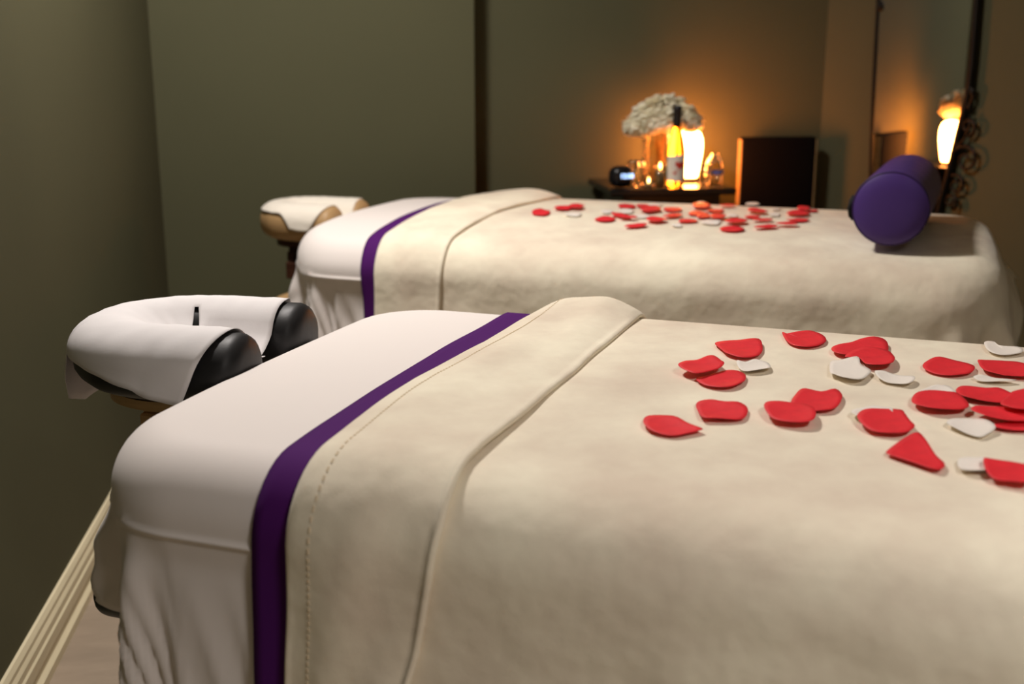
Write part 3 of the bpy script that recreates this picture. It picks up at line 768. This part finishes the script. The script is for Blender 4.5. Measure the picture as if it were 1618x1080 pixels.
# jar candle, tea light and glasses
p = on_ns(1042.5, 3.60)
t = thing('jar_candle', p, 'lit pale candle in a small glass jar left of the wine bottle', 'candle')
lathe('jar', [(0, 0), (.0185, 0), (.0195, .003), (.0195, .062), (.0182, .062), (.0182, .004), (0, .004)], M_glass, t)
lathe('wax', [(0, .005), (.0175, .005), (.0175, .048), (.012, .0465), (0, .0465)], M_wax, t)
lathe('flame', [(0, .050), (.004, .054), (.0052, .060), (.0035, .069), (0, .078)], M_flame, t, 16)
p = on_ns(1025, 3.56)
t = thing('tea_light', p, 'small lit tea light in front of the glass vase', 'candle')
lathe('cup', [(0, 0), (.016, 0), (.017, .002), (.017, .014), (.016, .014), (.016, .003), (0, .003)], M_glass, t)
lathe('wax', [(0, .004), (.0155, .004), (.0155, .011), (0, .011)], M_wax, t)
lathe('flame', [(0, .014), (.003, .017), (.004, .021), (.0025, .027), (0, .033)], M_flame, t, 16)
def glass(px, Y, h, r, label, stem=True):
    p = on_ns(px, Y)
    t = thing('drinking_glass', p, label, 'glass', 0, 'glasses on the side table')
    if stem:
        prof = [(0, 0), (r*.85, 0), (r*.85, .002), (.004, .005), (.003, .010), (.003, h*.38), (r*.5, h*.46), (r*.9, h*.62), (r, h*.8), (r*.9, h), (r*.86, h), (r*.95, h*.8), (r*.85, h*.63), (r*.4, h*.48), (0, h*.45)]
    else:
        prof = [(0, 0), (r*.7, 0), (r*.95, h*.2), (r, h*.5), (r*.85, h), (r*.8, h), (r*.94, h*.5), (r*.88, h*.22), (r*.6, h*.06), (0, h*.06)]
    lathe('glass_bowl', prof, M_glass, t, 32); return t
glass(1000, 3.57, .085, .020, 'small stemmed glass right beside the digital clock')
glass(1009.5, 3.66, .078, .018, 'small stemmed glass between the clock glass and the vase')
g = glass(1113, 3.60, .070, .021, 'small round glass directly right of the glowing lamp', False)
p = on_ns(1128, 3.63)
t = thing('glass_jar', p, 'rounded clear glass jar with a blue band, rightmost on the side table', 'jar')
lathe('jar_glass', [(0, 0), (.026, 0), (.029, .006), (.030, .040), (.029, .065), (.022, .082), (.014, .090), (.012, .100), (.010, .100), (.012, .088), (.020, .078), (.027, .063), (.028, .040), (.027, .008), (0, .005)], M_glass, t, 40)
lathe('band', [(.0304, .034), (.0308, .036), (.0308, .043), (.0304, .045)], M_blue, t, 40)

# ------------------------------------------------------------------ chair
c0 = at_y(1168, 216, 3.855); c1 = at_y(1285, 216, 3.855)
cw = c1.x-c0.x; chx = (c0.x+c1.x)/2; ch = c0.z
t = thing('chair', (chx, 3.72, 0), 'black high-backed chair against the back wall by the corner', 'chair')
bm = bmesh.new(); add_box(bm, (-cw/2, .10, .50), (cw/2, .135, ch), .008, 3)
bmobj('backrest', bm, M_blackmatt, t, True)
for sx in (-1, 1):
    box('side_rail', (sx*(cw/2+.001)-.0015, .103, .44), (sx*(cw/2+.001)+.0015, .134, ch-.008), M_wood, t)
bm = bmesh.new(); add_box(bm, (-cw/2, -.20, .44), (cw/2, .10, .50), .012, 3)
bmobj('seat', bm, M_blackmatt, t, True)
for sx in (-1, 1):
    for y in (-.18, .10):
        box('leg', (sx*(cw/2-.018)-.014, y-.0, 0), (sx*(cw/2-.018)+.014, y+.028, .445), M_black, t, .003)

# ------------------------------------------------------------------ mirror
PHI = PHI0; mn = Vector((math.cos(PHI), math.sin(PHI), 0)); md = Vector((math.sin(PHI), -math.cos(PHI), 0))
K = E1.dot(mn)+MOFF
def on_mirror(x, y):
    r = ray(x, y); s = K/(r.x*mn.x+r.y*mn.y); P = r*s+Vector((0, 0, CZ)); return (P-E1-mn*(P-E1).dot(mn)).dot(md)+0, P.z
def to_world(s, z, out=0):      # out = towards the room
    base = E1+mn*(K-E1.dot(mn)); return base+md*s+Vector((0, 0, z))-mn*out
left = [on_mirror(x, y) for x, y in ((1388, 0), (1381, 130), (1377, 230), (1374.5, 330))]
right = [on_mirror(x, y) for x, y in ((1545, 0), (1533, 130), (1515, 210), (1500, 270), (1484, 330))]
sl = left[0][0]; sr = right[0][0]
outl = [(left[3][0], left[3][1])]+[]
ring = []
ring += [left[0], left[1], left[2], left[3]]
lowz = .22; mid = (left[3][0]+right[-1][0])/2-.02
zL = left[3][1]
ring += [(left[3][0]+.012, zL-.16), (left[3][0]+.06, zL-.30), (mid, lowz), ]
ring += [(right[-1][0]-.045, zL-.28), (right[-1][0]-.02, zL-.15)]
ring += [right[4], right[3], right[2], right[1], right[0]]
ztop = 1.62
ring += [(sr+.0, 1.50), (sr-.04, 1.62), ((sl+sr)/2+.03, 1.70), ((sl+sr)/2, 1.735), ((sl+sr)/2-.03, 1.70), (sl+.04, 1.62), (sl, 1.50)]
def catmull(pts, m, closed=True):
    n = len(pts); o = []
    for i in range(n if closed else n-1):
        for k in range(m):
            f = k/m
            g = lambda j: Vector(pts[j % n]) if closed else Vector(pts[min(max(j, 0), n-1)])
            p0, p1, p2, p3 = g(i-1), g(i), g(i+1), g(i+2)
            o.append(.5*((2*p1)+(-p0+p2)*f+(2*p0-5*p1+4*p2-p3)*f*f+(-p0+3*p1-3*p2+p3)*f**3))
    if not closed: o.append(Vector(pts[-1]))
    return o
sm = catmull([(a, b, 0) for a, b in ring], 6)
base = to_world((sl+sr)/2, 0)
mt = thing('standing_mirror', base, 'tall iron-framed mirror with scrollwork against the slanted wall behind the bolster', 'mirror')
def loc(s, z, out=0): return to_world(s, z, out)-base
vs = [loc(p.x, p.y, 0) for p in sm]+[loc(p.x, p.y, -.008) for p in sm]; n = len(sm)
me = bpy.data.meshes.new('mirror_glass')
me.from_pydata([tuple(v) for v in vs], [], [tuple(range(n)), tuple(range(2*n-1, n-1, -1))]+[(i, (i+1) % n, n+(i+1) % n, n+i) for i in range(n)])
link('mirror_glass', me, M_mirror, mt, False)
def rad(t): return .0105
pts = [loc(p.x, p.y, .002) for p in sm]
# frame: right rail is sturdier than the left one
rows = []
for i, p in enumerate(pts):
    a = pts[i-1]; b_ = pts[(i+1) % n]; tg = (b_-a).normalized(); side = tg.cross(mn).normalized()
    rightness = smst((sl+sr)/2, sr, sm[i].x); r = .0055+.0050*rightness
    rows.append([p+side*(r*math.cos(2*PI*k/10))-mn*(r*math.sin(2*PI*k/10)) for k in range(10)])
rows.append(rows[0])
gridmesh('frame', rows, M_iron, mt, closed_j=True)
def scroll(cx_, cz_, r0, turns, start, sgn=1, rr=.0055, tail=None, name='scroll'):
    pts = []
    m = int(26*turns)
    for k in range(m+1):
        f = k/m; a = start+sgn*2*PI*turns*f; q = r0*(1-.78*f); pts.append(loc(cx_+q*math.cos(a), cz_+q*math.sin(a), .004))
    if tail: pts = [loc(s, z, .004) for s, z in tail]+pts
    o = tube(name, pts, lambda t_: rr*(1-.3*t_), M_iron, mt, 8)
    return o
def mpx(x, y): return on_mirror(x, y)
for (x, y, rp, turns, st, sg) in ((1527, 252, 17, 1.35, 2.6, -1), (1512, 292, 12, 1.3, 2.2, -1), (1531, 200, 11, 1.2, -1.4, 1), (1503, 318, 9, 1.3, -1, 1)):
    s, z = mpx(x, y); s2, _ = mpx(x+rp, y); scroll(s, z, abs(s2-s)*1.15, turns, st, sg, rr=.0062)
s0, z0 = mpx(1522, 225); tube('scroll', [loc(*mpx(x, y), .004) for x, y in ((1534, 180), (1533, 200), (1526, 218), (1514, 232), (1506, 250))], .0045, M_iron, mt, 8)
tube('scroll', [loc(*mpx(x, y), .004) for x, y in ((1530, 130), (1537, 142), (1539, 152), (1534, 165), (1526, 172))], .006, M_iron, mt, 8)
# leaf finials
for (x, y, r) in ((1538, 146, .012), (1392, 10, .012), (1533, 168, .010)):
    s, z = mpx(x, y); bm = bmesh.new(); bmesh.ops.create_icosphere(bm, subdivisions=2, radius=r)
    for v in bm.verts: v.co = Vector((v.co.x*.7, v.co.y*.7, v.co.z*1.5))
    o = bmobj('finial', bm, M_iron, mt); o.location = loc(s, z, .004)
# feet
for s in (sl+.05, sr-.1):
    tube('foot', [loc(s, .42, -.01), loc(s, .2, .0), loc(s-.01, .06, .05), loc(s, .012, .12)], .010, M_iron, mt, 8)
